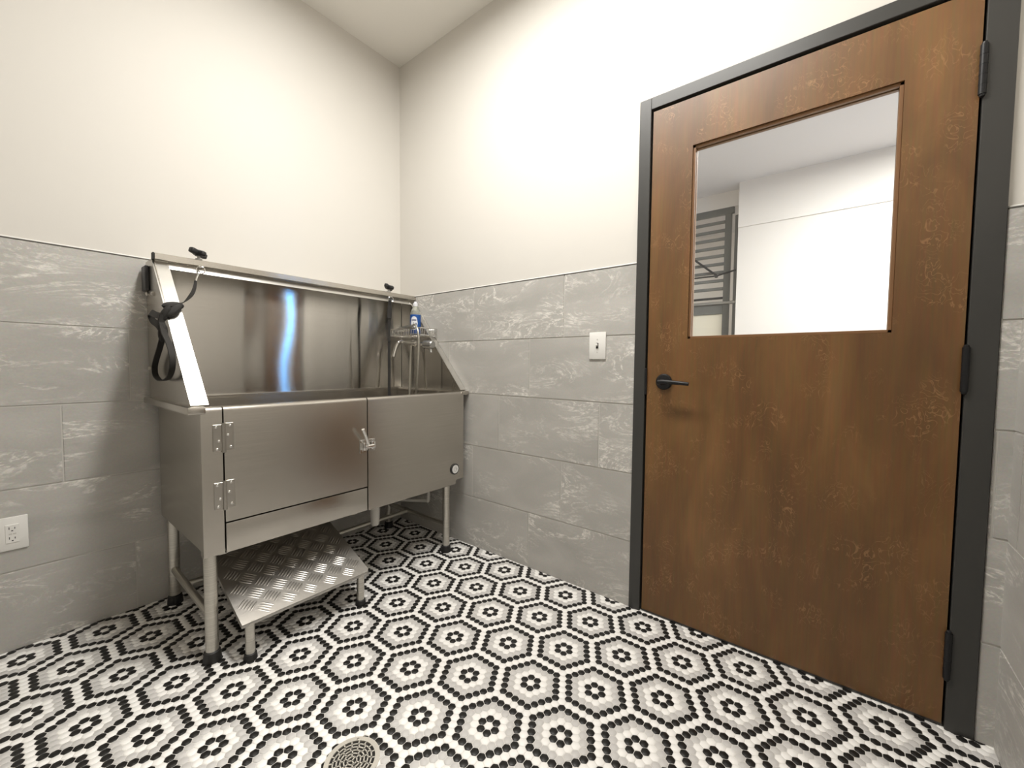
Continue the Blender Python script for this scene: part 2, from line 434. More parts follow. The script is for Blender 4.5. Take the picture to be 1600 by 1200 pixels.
# ---------------------------------------------------------------- floor mosaic
def build_floor():
    L = 0.2157; P = L / (5 * 3 ** .5)
    X0, Y0 = -0.1114, -1.0421
    hx = P * 3 ** .5 / 2
    # tile centres
    nb = int((0.10 - XF) / hx) + 4
    cx, cy, col = [], [], []
    px0 = X0 + L * 1.0
    for b in range(-nb - 2, 3):
        x = px0 + b * hx
        if x < XF - 0.02 or x > 0.045: continue
        for a in range(-260, 260):
            y = Y0 + (a + b / 2) * P
            if y < YN - 0.012 or y > 0.012: continue
            if x > 0.013 and not (DY1 < y < DY0): continue
            cx.append(x); cy.append(y)
    cx = np.array(cx); cy = np.array(cy)
    # ring number = hexagonal distance from the nearest flower centre
    best = np.full(len(cx), 99)
    s = L * 3 ** .5 / 2
    m0 = np.round((Y0 - cy) / s).astype(int)
    for dm in (-1, 0, 1):
        m = m0 + dm
        h = (m % 2) / 2
        u = np.round((X0 - cx) / L - h) + h
        for du in (-1, 0, 1):
            fx = X0 - (u + du) * L; fy = Y0 - m * s
            B = np.round((cx - fx) / hx); A = np.round((cy - fy) / P - B / 2)
            d = np.maximum(np.maximum(np.abs(A), np.abs(B)), np.abs(A + B))
            best = np.minimum(best, d)
    col = np.select([best == 1, best == 3, best == 4], [2, 1, 2], 0).astype(np.int32)
    keep = (cx + 1.184) ** 2 + (cy + 1.388) ** 2 > 0.062 ** 2
    cx, cy, col = cx[keep], cy[keep], col[keep]
    n = len(cx)
    # one tile: hexagon with clipped corners and a soft edge
    R = (P - 0.0019) / 3 ** .5
    prof = []
    for k in range(6):
        t = math.pi / 3 * k          # vertices towards +x/-x
        for dt in (-0.125, 0.125):
            r = R * 0.955
            prof.append((r * math.cos(t + dt), r * math.sin(t + dt)))
    prof = np.array(prof)
    K = 12
    top = np.concatenate([prof * 0.93, np.zeros((K, 1))], 1)
    mid = np.concatenate([prof, np.full((K, 1), -0.0008)], 1)
    low = np.concatenate([prof, np.full((K, 1), -0.0030)], 1)
    one = np.concatenate([top, mid, low])
    v = one[None] + np.stack([cx, cy, np.zeros(n)], 1)[:, None, :]
    v = v.reshape(-1, 3)
    loops1 = list(range(K))
    starts1 = [0]; tot1 = [K]
    pos = K
    for ring in (0, 1):
        for k in range(K):
            k2 = (k + 1) % K
            loops1 += [ring * K + k2, ring * K + k, (ring + 1) * K + k, (ring + 1) * K + k2]
            starts1.append(pos); tot1.append(4); pos += 4
    loops1 = np.array(loops1); nl = len(loops1); nf = len(starts1)
    loops = (loops1[None] + (np.arange(n) * 3 * K)[:, None]).ravel()
    starts = (np.array(starts1)[None] + (np.arange(n) * nl)[:, None]).ravel()
    mats = np.repeat(col, nf)
    # the grout bed closes the mesh
    gv = np.array([(XF - .1, YN - .1, -0.0013), (0.16, YN - .1, -0.0013), (0.16, 0.1, -0.0013), (XF - .1, 0.1, -0.0013)])
    base = len(v)
    v = np.concatenate([v, gv])
    starts = np.append(starts, len(loops)); loops = np.append(loops, [base, base + 1, base + 2, base + 3]); mats = np.append(mats, 3)
    me = bpy.data.meshes.new('floor')
    me.vertices.add(len(v)); me.vertices.foreach_set('co', v.ravel().astype(np.float32))
    me.loops.add(len(loops)); me.loops.foreach_set('vertex_index', loops.astype(np.int32))
    me.polygons.add(len(starts)); me.polygons.foreach_set('loop_start', starts.astype(np.int32))
    me.polygons.foreach_set('material_index', mats.astype(np.int32))
    me.update(calc_edges=True); me.validate()
    mw = simple('white_hex_tile', (0.90, 0.885, 0.86), 0.42, spec=0.4)
    mg = simple('grey_hex_tile', (0.58, 0.565, 0.55), 0.45, spec=0.4)
    mb = simple('black_hex_tile', (0.013, 0.012, 0.011), 0.42, spec=0.35)
    mgr = simple('floor_grout', (0.72, 0.70, 0.67), 0.85, spec=0.2)
    o = link_mesh('floor', me, [mw, mg, mb, mgr])
    tag(o, 'hexagon mosaic floor of black, white and grey flower medallions', 'floor', kind='structure')
build_floor()

# ---------------------------------------------------------------- walls and wainscot
def wainscot(parent, axis, plane, sign, a0, a1, seam0, skip=None, name='tile_wainscot'):
    """tiles on a wall; axis = the horizontal coordinate, plane = wall face, sign = towards the room"""
    TH = 0.009
    b = bmesh.new()
    rnd = b.faces.layers.float_color.new('tile_rnd') if hasattr(b.faces.layers, 'float_color') else None
    cols = []
    def add(lo, hi, mi, c):
        q = bmesh.new(); bmesh.ops.create_cube(q, size=1.0)
        lo, hi = V(lo), V(hi); cc, d = (lo + hi) / 2, hi - lo
        for v in q.verts: v.co = V((v.co.x * d.x, v.co.y * d.y, v.co.z * d.z)) + cc
        if mi == 0:
            bmesh.ops.bevel(q, geom=q.edges[:], offset=0.0018, segments=2, affect='EDGES')
        for f in q.faces: f.material_index = mi
        nfa = len(q.faces)
        me = bpy.data.meshes.new('t'); q.to_mesh(me); q.free(); b.from_mesh(me); bpy.data.meshes.remove(me)
        cols.extend([c] * nfa)
    def coords(u0, u1, z0, z1, th):
        lo = [0, 0, z0]; hi = [0, 0, z1]
        lo[axis], hi[axis] = u0, u1
        o = 1 - axis
        lo[o], hi[o] = sorted((plane, plane + sign * th))
        return lo, hi
    spans = [(a0, a1)] if not skip else [(a0, skip[0]), (skip[1], a1)]
    for (s0, s1) in spans:
        lo, hi = coords(s0, s1, 0.0, ZT - 0.002, TH - 0.0022)
        add(lo, hi, 1, (0, 0, 0, 1))
    for k in range(5):
        z1 = ZT - k * ROW; z0 = max(z1 - ROW + GR, -0.001)
        sm = seam0[k]
        n0 = math.floor((a0 - sm) / TL) - 1
        u = sm + n0 * TL
        while u < a1:
            for (s0, s1) in spans:
                x0, x1 = max(u + GR / 2, s0), min(u + TL - GR / 2, s1)
                if x1 - x0 > 0.004:
                    r = random.Random(int((u + 50) * 1000) * 7 + k * 131 + int(plane * 977) + axis)
                    lo, hi = coords(x0, x1, z0, z1, TH)
                    add(lo, hi, 0, (r.random(), r.random(), r.random(), 1))
            u += TL
    me = bpy.data.meshes.new(name)
    off = world_loc(parent)
    for v in b.verts: v.co -= off
    b.to_mesh(me); b.free()
    at = me.attributes.get('tile_rnd')
    if at: me.attributes.remove(at)
    at = me.attributes.new('tile_rnd', 'FLOAT_COLOR', 'FACE')
    at.data.foreach_set('color', np.array(cols, dtype=np.float32).ravel())
    o = link_mesh(name, me, [M['tile'], M['grout']], parent)
    # dark strip painting the shadow line along the top of the tiles
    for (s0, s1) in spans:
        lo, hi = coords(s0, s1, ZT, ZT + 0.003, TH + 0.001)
        MB().box(lo, hi).build('shadow_strip', M['shadow_line'], parent)
        lo, hi = coords(s0, s1, ZT + 0.003, ZT + 0.009, 0.005)
        MB().box(lo, hi, 0.002, 1).build('caulk_bead', M['white'], parent)
    return o

wl = MB().box((XF - 0.12, 0.0, 0.0), (0.0, 0.12, H)).build('wall_left', M['paint'], smooth=False)
tag(wl, 'cream painted wall above grey tile behind the steel tub', 'wall', kind='structure')
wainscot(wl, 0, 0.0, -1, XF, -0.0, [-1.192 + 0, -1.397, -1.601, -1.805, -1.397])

wr_mb = MB()
wr_mb.box((0.0, DY0 + 0.001, 0.0), (0.12, 0.12, H))
wr_mb.box((0.0, YN - 0.12, 0.0), (0.12, DY1 - 0.001, H))
wr_mb.box((0.0, DY1 - 0.001, DZ + 0.001), (0.12, DY0 + 0.001, H))
wr = wr_mb.build('wall_right', M['paint'], smooth=False)
tag(wr, 'cream painted wall above grey tile around the brown door', 'wall', kind='structure')
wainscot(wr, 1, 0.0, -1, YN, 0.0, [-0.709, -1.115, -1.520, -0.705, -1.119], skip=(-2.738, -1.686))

wn = MB().box((XF - 0.12, YN - 0.12, 0.0), (0.12, YN, H)).build('wall_near', M['paint'], smooth=False)
tag(wn, 'tiled wall meeting the hinge side of the door', 'wall', kind='structure')
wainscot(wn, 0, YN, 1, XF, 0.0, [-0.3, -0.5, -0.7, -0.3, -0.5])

wf = MB().box((XF - 0.12, YN - 0.12, 0.0), (XF, 0.12, H)).build('wall_far', M['paint'], smooth=False)
tag(wf, 'tiled wall opposite the brown door', 'wall', kind='structure')
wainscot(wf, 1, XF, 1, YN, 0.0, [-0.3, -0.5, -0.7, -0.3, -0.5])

ce = MB().box((XF - 0.12, YN - 0.12, H), (0.12, 0.12, H + 0.1)).build('ceiling', M['ceil'], smooth=False)
tag(ce, 'plain off-white painted ceiling', 'ceiling', kind='structure')

# ---------------------------------------------------------------- door frame and door
fr = MB()
fx0, fx1 = -0.014, 0.134
YO0, YO1, ZO = -1.686, -2.736, 2.206
fr.box((fx0, DY0, 0.0), (fx1, YO0, ZO), 0.0015, 1)
fr.box((fx0, YO1, 0.0), (fx1, DY1, ZO), 0.0015, 1)
fr.box((fx0, DY1, DZ), (fx1, DY0, ZO), 0.0015, 1)
# stops behind the door leaf
fr.box((0.046, DY0 - 0.016, 0.0), (0.075, DY0, DZ)); fr.box((0.046, DY1, 0.0), (0.075, DY1 + 0.016, DZ)); fr.box((0.046, DY1, DZ - 0.016), (0.075, DY0, DZ))
trim = fr.build('trim_1', M['frame'], smooth=False)
tag(trim, 'charcoal painted metal frame around the brown door', 'door frame', kind='structure')
# strike plate edge showing in the gap
MB().box((-0.0155, -1.743, 0.962), (0.03, -1.7345, 1.075), 0.001, 1).build('strike_plate', M['black'], trim)

door = thing('door_1', 'brown stained wood door with a large glass light', 'door', (0.02, -2.2, 0.0), kind='structure')
LY0, LY1, LZ0, LZ1 = -1.7425, -2.6705, 0.012, 2.1485
GY0, GY1, GZ0, GZ1 = -1.903, -2.514, 1.197, 1.963
lx0, lx1 = -0.006, 0.040
leaf = MB()
leaf.box((lx0, GY0, LZ0), (lx1, LY0, LZ1)); leaf.box((lx0, LY1, LZ0), (lx1, GY1, LZ1))
leaf.box((lx0, GY1, GZ1), (lx1, GY0, LZ1)); leaf.box((lx0, GY1, LZ0), (lx1, GY0, GZ0))
leaf_o = leaf.build('door_leaf', M['wood'], door, smooth=False)
bead = MB()
bx0, bx1, bw = 0.001, 0.013, 0.010
for (x0, x1) in ((bx0, bx1), (0.021, 0.036)):
    bead.box((x0, GY0 - bw, GZ0), (x1, GY0, GZ1), 0.001, 1); bead.box((x0, GY1, GZ0), (x1, GY1 + bw, GZ1), 0.001, 1)
    bead.box((x0, GY1, GZ0), (x1, GY0, GZ0 + bw), 0.001, 1); bead.box((x0, GY1, GZ1 - bw), (x1, GY0, GZ1), 0.001, 1)
bead.build('glazing_bead', M['wood_edge'], door, smooth=False)
MB().box((0.014, GY1 + 0.001, GZ0 + 0.001), (0.020, GY0 - 0.001, GZ1 - 0.001)).build('glass_pane', M['glass'], door, smooth=False)
MB().box((-0.0035, LY1, 0.004), (0.036, LY0, 0.0115)).build('door_sweep', M['frame'], door, smooth=False)
# lever handle
hy, hz = -1.815, 1.019
rose = MB().lathe([(0.0, 0.013), (0.018, 0.013), (0.029, 0.011), (0.0335, 0.005), (0.0335, 0.0)], (lx0, hy, hz), (-1, 0, 0), 36)
rose.lathe([(0.0115, 0.0), (0.0115, 0.045), (0.010, 0.050), (0.0, 0.050)], (lx0 - 0.010, hy, hz), (-1, 0, 0), 24)
hd = rose.build('lever_handle', M['black'], door)
lev = MB()
pts = spline([(lx0 - 0.052, hy + 0.006, hz + 0.001), (lx0 - 0.055, hy - 0.02, hz + 0.002), (lx0 - 0.054, hy - 0.06, hz + 0.000), (lx0 - 0.052, hy - 0.112, hz - 0.004)], 6)
b_ = [0.0105, 0.0105]
lev.tube(pts, 0.009, 12, True, [0.0105 - 0.0035 * (i / (len(pts) - 1)) for i in range(len(pts))])
lev.build('lever', M['black'], hd)
# three butt hinges
for (z0, z1) in ((1.853, 1.988), (1.019, 1.147), (0.161, 0.300)):
    h = MB()
    yk = -2.6735
    h.lathe([(0.0, 0), (0.0085, 0.0), (0.0085, z1 - z0), (0.0, z1 - z0)], (-0.017, yk, z0), (0, 0, 1), 16)
    for i in range(1, 5):
        zz = z0 + (z1 - z0) * i / 5
        h.lathe([(0.0091, -0.0012), (0.0091, 0.0012)], (-0.017, yk, zz), (0, 0, 1), 16)
    h.lathe([(0.0, 0.010), (0.006, 0.006), (0.0065, 0.0)], (-0.017, yk, z1), (0, 0, 1), 12)
    h.lathe([(0.0065, 0.0), (0.006, -0.006), (0.0, -0.010)], (-0.017, yk, z0), (0, 0, 1), 12)
    h.box((-0.017, yk - 0.0015, z0), (0.030, yk + 0.0015, z1))
    h.build('hinge', M['black'], door)

# ---------------------------------------------------------------- light switch, outlet, floor drain
sw = thing('light_switch', 'white toggle light switch plate on the grey tile beside the door', 'light switch', (-0.009, -1.5075, 1.1765))
pl = MB().box((-0.0155, -1.5495, 1.114), (-0.009, -1.4655, 1.239), 0.003, 2); pl.build('wall_plate', M['white'], sw)
MB().box((-0.0170, -1.5135, 1.164), (-0.0150, -1.5015, 1.190), 0.0005, 1).build('toggle_surround', M['slot'], sw)
MB().box((-0.0260, -1.5115, 1.175), (-0.0150, -1.5035, 1.186), 0.0015, 2, Matrix.Rotation(0.45, 3, 'Y')).build('toggle', M['screw'], sw)
for z in (1.206, 1.147):
    MB().lathe([(0.0034, 0), (0.0034, 0.0012), (0, 0.0016)], (-0.0153, -1.5075, z), (-1, 0, 0), 14).build('screw', M['screw'], sw)

oc = thing('wall_outlet', 'white electrical outlet plate low on the grey tile left of the tub', 'outlet', (-1.735, -0.009, 0.443))
MB().box((-1.775, -0.0155, 0.381), (-1.6965, -0.009, 0.505), 0.003, 2).build('wall_plate', M['white'], oc)
rec = MB().box((-1.752, -0.0178, 0.409), (-1.718, -0.0150, 0.477), 0.001, 1).build('receptacle', M['white'], oc)
for zc in (0.461, 0.424):
    MB().box((-1.7435, -0.0184, zc - 0.001), (-1.7415, -0.0174, zc + 0.008)).build('slot', M['slot'], rec, smooth=False); MB().box((-1.7300, -0.0184, zc - 0.001), (-1.7280, -0.0174, zc + 0.006)).build('slot', M['slot'], rec, smooth=False)
    MB().box((-1.7375, -0.0184, zc - 0.0085), (-1.7330, -0.0174, zc - 0.0050), 0.0003, 1).build('slot', M['slot'], rec, smooth=False)
rb = MB().box((-1.7440, -0.0186, 0.4395), (-1.7360, -0.0174, 0.4450)).build('test_button', M['screw'], rec)
MB().box((-1.7340, -0.0186, 0.4395), (-1.7260, -0.0174, 0.4450)).build('test_button', M['screw'], rec)

fd = thing('floor_drain', 'round metal drain grate set in the mosaic floor', 'drain', (-1.184, -1.388, 0.0))
MB().lathe([(0.066, -0.0012), (0.066, 0.0002), (0, 0.0002)], (-1.184, -1.388, 0), (0, 0, 1), 48).build('drain_well', M['sump'], fd)
g = MB()
g.lathe([(0.073, 0.0), (0.072, 0.0032), (0.0655, 0.0042), (0.0615, 0.0036), (0.0605, 0.0004)], (-1.184, -1.388, 0), (0, 0, 1), 64)
g2 = MB()
def flat_ring(mb, r0, r1, z0, z1, n=64):
    mb.lathe([(r0, z0), (r0, z1), (r1, z1), (r1, z0), (r0, z0)], (-1.184, -1.388, 0), (0, 0, 1), n)
grt = bmesh.new()
gm = MB()
def annulus(r0, r1, z0, z1, n=56):
    vs, fs = [], []
    for k in range(n):
        t = 2 * math.pi * k / n
        for (r, z) in ((r0, z0), (r0, z1), (r1, z1), (r1, z0)):
            vs.append((-1.184 + r * math.cos(t), -1.388 + r * math.sin(t), z))
    for k in range(n):
        a, b = 4 * k, 4 * ((k + 1) % n)
        for j in range(4):
            fs.append((a + j, a + (j + 1) % 4, b + (j + 1) % 4, b + j))
    gm.quads(vs, fs)
g.bm.free(); g2.bm.free(); grt.free()
annulus(0.0595, 0.0725, 0.0002, 0.0036)
for r in (0.0500, 0.0405, 0.0310, 0.0215, 0.0120):
    annulus(r - 0.0016, r + 0.0016, 0.0002, 0.0028)
for (r0, r1, cnt, ph) in ((0.0500, 0.0600, 18, 0.0), (0.0405, 0.0500, 15, 0.2), (0.0310, 0.0405, 12, 0.1), (0.0215, 0.0310, 9, 0.3), (0.0120, 0.0215, 6, 0.0), (0.0, 0.0120, 3, 0.4)):
    for k in range(cnt):
        t = 2 * math.pi * k / cnt + ph
        c = V((-1.184 + (r0 + r1) / 2 * math.cos(t), -1.388 + (r0 + r1) / 2 * math.sin(t), 0.0015))
        gm.box(c - V(((r1 - r0) / 2 + 0.001, 0.0015, 0.0013)), c + V(((r1 - r0) / 2 + 0.001, 0.0015, 0.0013)), 0, 1, Matrix.Rotation(t, 3, 'Z'))
gm.build('drain_grate', M['drainm'], fd)
for sx in (-1, 1):
    MB().lathe([(0.0036, 0.0), (0.0036, 0.0012), (0, 0.0016)], (-1.184 + sx * 0.0450, -1.388 + sx * 0.0450, 0.0034), (0, 0, 1), 12).build('screw', M['chrome'], fd)

# ---------------------------------------------------------------- dog washing tub
tub = thing('washing_tub', 'raised stainless steel dog washing tub with a high splash back in the corner', 'tub', (-0.69, -0.36, 0.0))
S, SB, SD, SF = M['steel'], M['steel_back'], M['steel_dull'], M['steel_flange']
XL, XR = -1.322, -0.052
YF = -0.672
ZR = 0.925
ZB = 0.398
# front: post, hinged door, sill band, fixed panel
def front_piece(mb, x0, x1, z0, rounded=True, y0=YF, y1=-0.640):
    """sheet box with a rolled top edge"""
    prof = []
    r = 0.014
    prof = [(y1, z0), (y1, ZR - 0.004), (y1 - 0.004, ZR)]
    for k in range(6):
        t = math.pi / 2 * k / 5
        prof.append((y0 + r - r * math.sin(t), ZR - r + r * math.cos(t)))
    prof.append((y0, z0))
    mb.prism(prof, 0, x0, x1)
pm = MB(); front_piece(pm, XL, -1.2585, ZB - 0.004)
pm.build('corner_post', S, tub, angle=25)
dm = MB(); front_piece(dm, -1.2535, -0.6835, 0.506)
tdoor = dm.build('tub_door', S, tub, angle=25); tdoor['label'] = 'hinged front door of the tub'
MB().box((-1.2535, YF, ZB - 0.006), (-0.6835, -0.640, 0.5005), 0.003, 2).build('front_sill', S, tub)
fp = MB()
prof = [(-0.640, ZB - 0.006), (-0.640, ZR)]
front_piece(fp, -0.6785, -0.112, ZB - 0.008)
front_piece(fp, -0.112, XR, ZB + 0.016)
fp.build('front_panel', S, tub, angle=25)
# dark seal line behind the door gaps
MB().box((-1.262, -0.645, ZB), (-0.672, -0.6385, ZR - 0.02)).build('door_seal', M['rubber'], tub, smooth=False)
# sides, floor, basin
MB().box((XL + 0.007, -0.634, ZB + 0.012), (XL + 0.010, -0.050, ZR - 0.02)).build('side_panel', S, tub)
MB().box((XL + 0.0045, -0.641, ZB), (XL + 0.0068, -0.633, ZR - 0.02)).build('corner_gap_shade', M['rubber'], tub, smooth=False)  # black strip painting the shade of the slot between side and post
MB().box((XR - 0.010, -0.634, ZB + 0.016), (XR - 0.004, -0.050, ZR - 0.02)).build('side_panel', S, tub)
MB().box((XL + 0.007, -0.640, ZB + 0.004), (XR - 0.004, -0.050, ZB + 0.012)).build('bottom_pan', S, tub, smooth=False)
ba = MB()
x0, x1, y0, y1, z0, z1 = XL + 0.016, XR + 0.012, -0.636, -0.046, 0.52, ZR
vs = [(x0, y0, z0), (x1, y0, z0), (x1, y1, z0), (x0, y1, z0), (x0, y0, z1), (x1, y0, z1), (x1, y1, z1), (x0, y1, z1)]
ba.quads(vs, [(0, 1, 2, 3), (0, 4, 5, 1), (1, 5, 6, 2), (2, 6, 7, 3), (3, 7, 4, 0)])
ba.build('basin', S, tub, smooth=False)
rm = MB()
rm.box((-1.358, -0.676, ZR - 0.022), (-1.306, -0.022, ZR + 0.004), 0.004, 2)     # left rim
rm.box((-0.064, -0.676, ZR - 0.020), (-0.010, -0.022, ZR + 0.002), 0.004, 2)     # right rim
rm.box((-1.306, -0.050, ZR - 0.012), (-0.064, -0.022, ZR + 0.002), 0.002, 1)     # back ledge
rm.build('rim', S, tub)
# splash back: wavy brushed sheet, two slanted sides, flanged frame, square bar
ZS = 1.500
sbk = MB()
nx, nz = 200, 20
vs, fs = [], []
# the sheet is gently buckled: its slope along x, integrated
_xs = np.linspace(-1.34, -0.01, 600)
_sl = -0.034 * np.exp(-(np.abs(_xs + 0.775) / 0.16) ** 6) + 0.0085
_sl += 0.0060 * np.sin(2 * np.pi * (_xs + 1.34) / 0.41) * (np.abs(_xs + 0.775) > 0.2) + 0.006 * np.sin(2 * np.pi * (_xs + 1.34) / 0.135) * (_xs > -0.42)
_fx = np.concatenate([[0.0], np.cumsum((_sl[1:] + _sl[:-1]) / 2 * np.diff(_xs))])
_fx -= _fx.mean()
def bow(x, z):
    sh = 0.010 * math.sin(10.5 * (z - 0.93))
    u = x + 0.775
    return float(np.interp(x + sh, _xs, _fx)) + 0.0050 * math.sin(11.0 * (z - 0.90)) * u * math.exp(-(u / 0.16) ** 2)
for j in range(nz + 1):
    for i in range(nx + 1):
        x = -1.332 + (1.332 - 0.018) * i / nx; z = ZR + 0.002 + (ZS - ZR - 0.004) * j / nz
        vs.append((x, -0.036 + bow(x, z), z))
for j in range(nz):
    for i in range(nx):
        a = j * (nx + 1) + i
        fs.append((a, a + 1, a + nx + 2, a + nx + 1))
sbk.quads(vs, fs)
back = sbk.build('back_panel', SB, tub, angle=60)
sd = MB().prism([(-0.022, ZR), (-0.022, ZS + 0.012), (-0.160, ZS + 0.012), (-0.640, ZR + 0.010), (-0.640, ZR)], 0, -1.3375, -1.3345)
sd.build('splash_side', S, tub, smooth=False)
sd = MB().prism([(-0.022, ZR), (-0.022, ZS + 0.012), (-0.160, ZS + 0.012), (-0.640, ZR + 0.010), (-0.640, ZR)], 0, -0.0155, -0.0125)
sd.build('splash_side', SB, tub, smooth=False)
# flange lying in the slanted plane
sy0, sz0, sy1, sz1 = -0.158, ZS, -0.645, 0.932
dvec = V((0, sy1 - sy0, sz1 - sz0)); dl = dvec.length; dv = dvec / dl
nv = V((0, dv.z, -dv.y)); nv = nv if nv.z > 0 else -nv
def slant_box(mb, xa, xb, s0, s1, t0, t1):
    o = V((0, sy0, sz0))
    vs = []
    for t in (t0, t1):
        for (x, s) in ((xa, s0), (xb, s0), (xb, s1), (xa, s1)):
            vs.append(V((x, 0, 0)) + o + dv * s + nv * t)
    mb.quads(vs, [(3, 2, 1, 0), (4, 5, 6, 7), (0, 1, 5, 4), (1, 2, 6, 5), (2, 3, 7, 6), (3, 0, 4, 7)])
fl = MB(); slant_box(fl, -1.342, -1.290, -0.008, dl, 0.0, 0.003); fl.build('side_flange', SF, tub, smooth=False)
fl = MB(); slant_box(fl, -0.052, -0.012, -0.008, dl, 0.0, 0.003); fl.build('side_flange', SF, tub, smooth=False)
MB().prism([(-0.160, ZS + 0.001), (-0.163, ZS + 0.001), (-0.1765, ZS - 0.028), (-0.1735, ZS - 0.028)], 0, -1.290, -0.052).build('top_flange', SF, tub, smooth=False)
MB().box((-1.3345, -0.158, ZS + 0.0015), (-0.0155, -0.024, ZS + 0.0045)).build('top_cover', S, tub, smooth=False)
tb = MB().box((-1.338, -0.186, ZS + 0.003), (-0.012, -0.160, ZS + 0.029), 0.0015, 1).build('top_bar', S, tub, smooth=False)
MB().box((-1.344, -0.187, ZS + 0.002), (-1.338, -0.159, ZS + 0.030), 0.002, 2).build('bar_cap', M['rubber'], tub)
# wall bracket and bolts outside the left splash side
MB().box((-1.352, -0.085, 1.385), (-1.3375, -0.020, 1.490), 0.003, 1).build('wall_bracket', M['kennel_dark'], tub)
for (y, z) in ((-0.055, 1.372), (-0.15, 1.365), (-0.055, 1.055), (-0.15, 1.052)):
    MB().lathe([(0.009, 0), (0.009, 0.005), (0.005, 0.009), (0, 0.010)], (-1.3375, y, z), (-1, 0, 0), 12).build('bolt', M['hinge_steel'], tub)
# legs with rubber feet
for (x, y) in ((-1.296, -0.640), (-0.160, -0.642), (-1.283, -0.085), (-0.160, -0.085)):
    lg = MB().tube([(x, y, 0.026), (x, y, ZB + 0.004)], 0.0205, 20).build('leg', SD, tub)
    MB().lathe([(0.0, 0.0), (0.029, 0.0), (0.029, 0.006), (0.0255, 0.036), (0.0205, 0.040)], (x, y, 0.0), (0, 0, 1), 24).build('rubber_foot', M['rubber'], lg)
zr_ = 0.158
MB().tube([(-1.286, -0.105, zr_), (-1.294, -0.622, zr_)], 0.0135, 14).build('lower_rail', SD, tub)
MB().tube([(-0.160, -0.105, zr_), (-0.160, -0.624, zr_)], 0.0135, 14).build('lower_rail', SD, tub)
MB().tube([(-1.289, -0.290, zr_), (-0.160, -0.290, zr_)], 0.0125, 14).build('lower_rail', SD, tub)
# slide channels under the tub
for x in (-1.244, -0.705):
    ch = MB()
    ch.box((x - 0.014, -0.600, ZB - 0.034), (x - 0.011, -0.080, ZB + 0.004)); ch.box((x + 0.011, -0.600, ZB - 0.034), (x + 0.014, -0.080, ZB + 0.004)); ch.box((x - 0.014, -0.600, ZB - 0.036), (x + 0.014, -0.080, ZB - 0.033))
    ch.build('slide_channel', S, tub, smooth=False)
# drain tailpiece and trap pipe
dp = MB().lathe([(0.020, 0.0), (0.020, -0.065), (0.029, -0.067), (0.029, -0.082), (0.026, -0.085), (0.022, -0.175), (0.016, -0.182), (0.0, -0.182)], (-0.520, -0.480, ZB + 0.006), (0, 0, 1), 24)
dp.build('drain_pipe', M['pvc'], tub)
dp = MB().tube(spline([(-0.105, -0.42, ZB + 0.01), (-0.105, -0.42, 0.25), (-0.108, -0.405, 0.235), (-0.14, -0.33, 0.228), (-0.22, -0.18, 0.225), (-0.30, -0.03, 0.225)], 6), 0.011, 12)
dp.build('waste_pipe', M['pvc'], tub)
# door hinges with rivets
for zc in (0.814, 0.606):
    hg = MB()
    z0, z1 = zc - 0.0525, zc + 0.0525
    yk = YF - 0.001
    hg.box((-1.288, yk - 0.0022, z0 + 0.006), (-1.259, yk + 0.0005, z1 - 0.004), 0.001, 1)
    hg.box((-1.251, yk - 0.0022, z0 + 0.006), (-1.224, yk + 0.0005, z1 - 0.000), 0.001, 1)
    hg.lathe([(0.0, 0), (0.0062, 0.0), (0.0062, z1 - z0), (0.0, z1 - z0)], (-1.2555, yk - 0.004, z0), (0, 0, 1), 14)
    ho = hg.build('door_hinge', M['hinge_steel'], tub)
    for (x, z) in ((-1.279, zc + 0.040), (-1.271, zc - 0.010), (-1.277, zc - 0.038), (-1.236, zc + 0.044), (-1.243, zc + 0.010), (-1.235, zc - 0.034)):
        MB().lathe([(0.0052, 0.0), (0.0045, 0.0024), (0.002, 0.0038), (0.0, 0.004)], (x, yk - 0.0020, z), (0, -1, 0), 12).build('rivet', M['chrome'], ho)
# lever latch
lt = MB()
yk = YF - 0.001
lt.box((-0.722, yk - 0.004, 0.668), (-0.690, yk, 0.730), 0.001, 1)
lt.box((-0.677, yk - 0.004, 0.674), (-0.644, yk, 0.730), 0.001, 1)
lt.box((-0.714, yk - 0.020, 0.682), (-0.692, yk - 0.002, 0.716), 0.003, 2)
lt.tube([(-0.706, yk - 0.018, 0.699), (-0.662, yk - 0.020, 0.699)], 0.0095, 14)
lt.box((-0.674, yk - 0.022, 0.686), (-0.652, yk - 0.002, 0.720), 0.003, 2)
for (x, z) in ((-0.7105, 0.720), (-0.7105, 0.678), (-0.656, 0.720), (-0.656, 0.684)):
    lt.lathe([(0.004, 0.0), (0.003, 0.0025), (0.0, 0.003)], (x, yk - 0.003, z), (0, -1, 0), 10)
lo_ = lt.build('door_latch', M['chrome'], tub)
MB().tube(spline([(-0.692, yk - 0.022, 0.712), (-0.706, yk - 0.030, 0.742), (-0.724, yk - 0.038, 0.776), (-0.729, yk - 0.040, 0.786)], 5), 0.0072, 12).build('latch_lever', M['chrome'], lo_)
# round dial in the lower right corner of the front
dl_ = MB().lathe([(0.031, 0.0), (0.031, 0.006), (0.027, 0.009), (0.0245, 0.007), (0.0, 0.007)], (-0.1225, YF, 0.480), (0, -1, 0), 32).build('dial_bezel', M['blackknob'], tub)
df = MB().lathe([(0.0243, 0.0070), (0.0235, 0.0082), (0.0, 0.0086)], (-0.1225, YF, 0.480), (0, -1, 0), 32)
dfo = df.build('dial_face', M['dialface'], dl_)
MB().torus((-0.1225, YF - 0.0085, 0.480), 0.012, 0.0009, (0, 1, 0), 24, 6).box((-0.124, YF - 0.0098, 0.479), (-0.110, YF - 0.0084, 0.482), 0, 1, Matrix.Rotation(0.7, 3, 'Y')).build('dial_mark', M['grey_metal'], dl_)

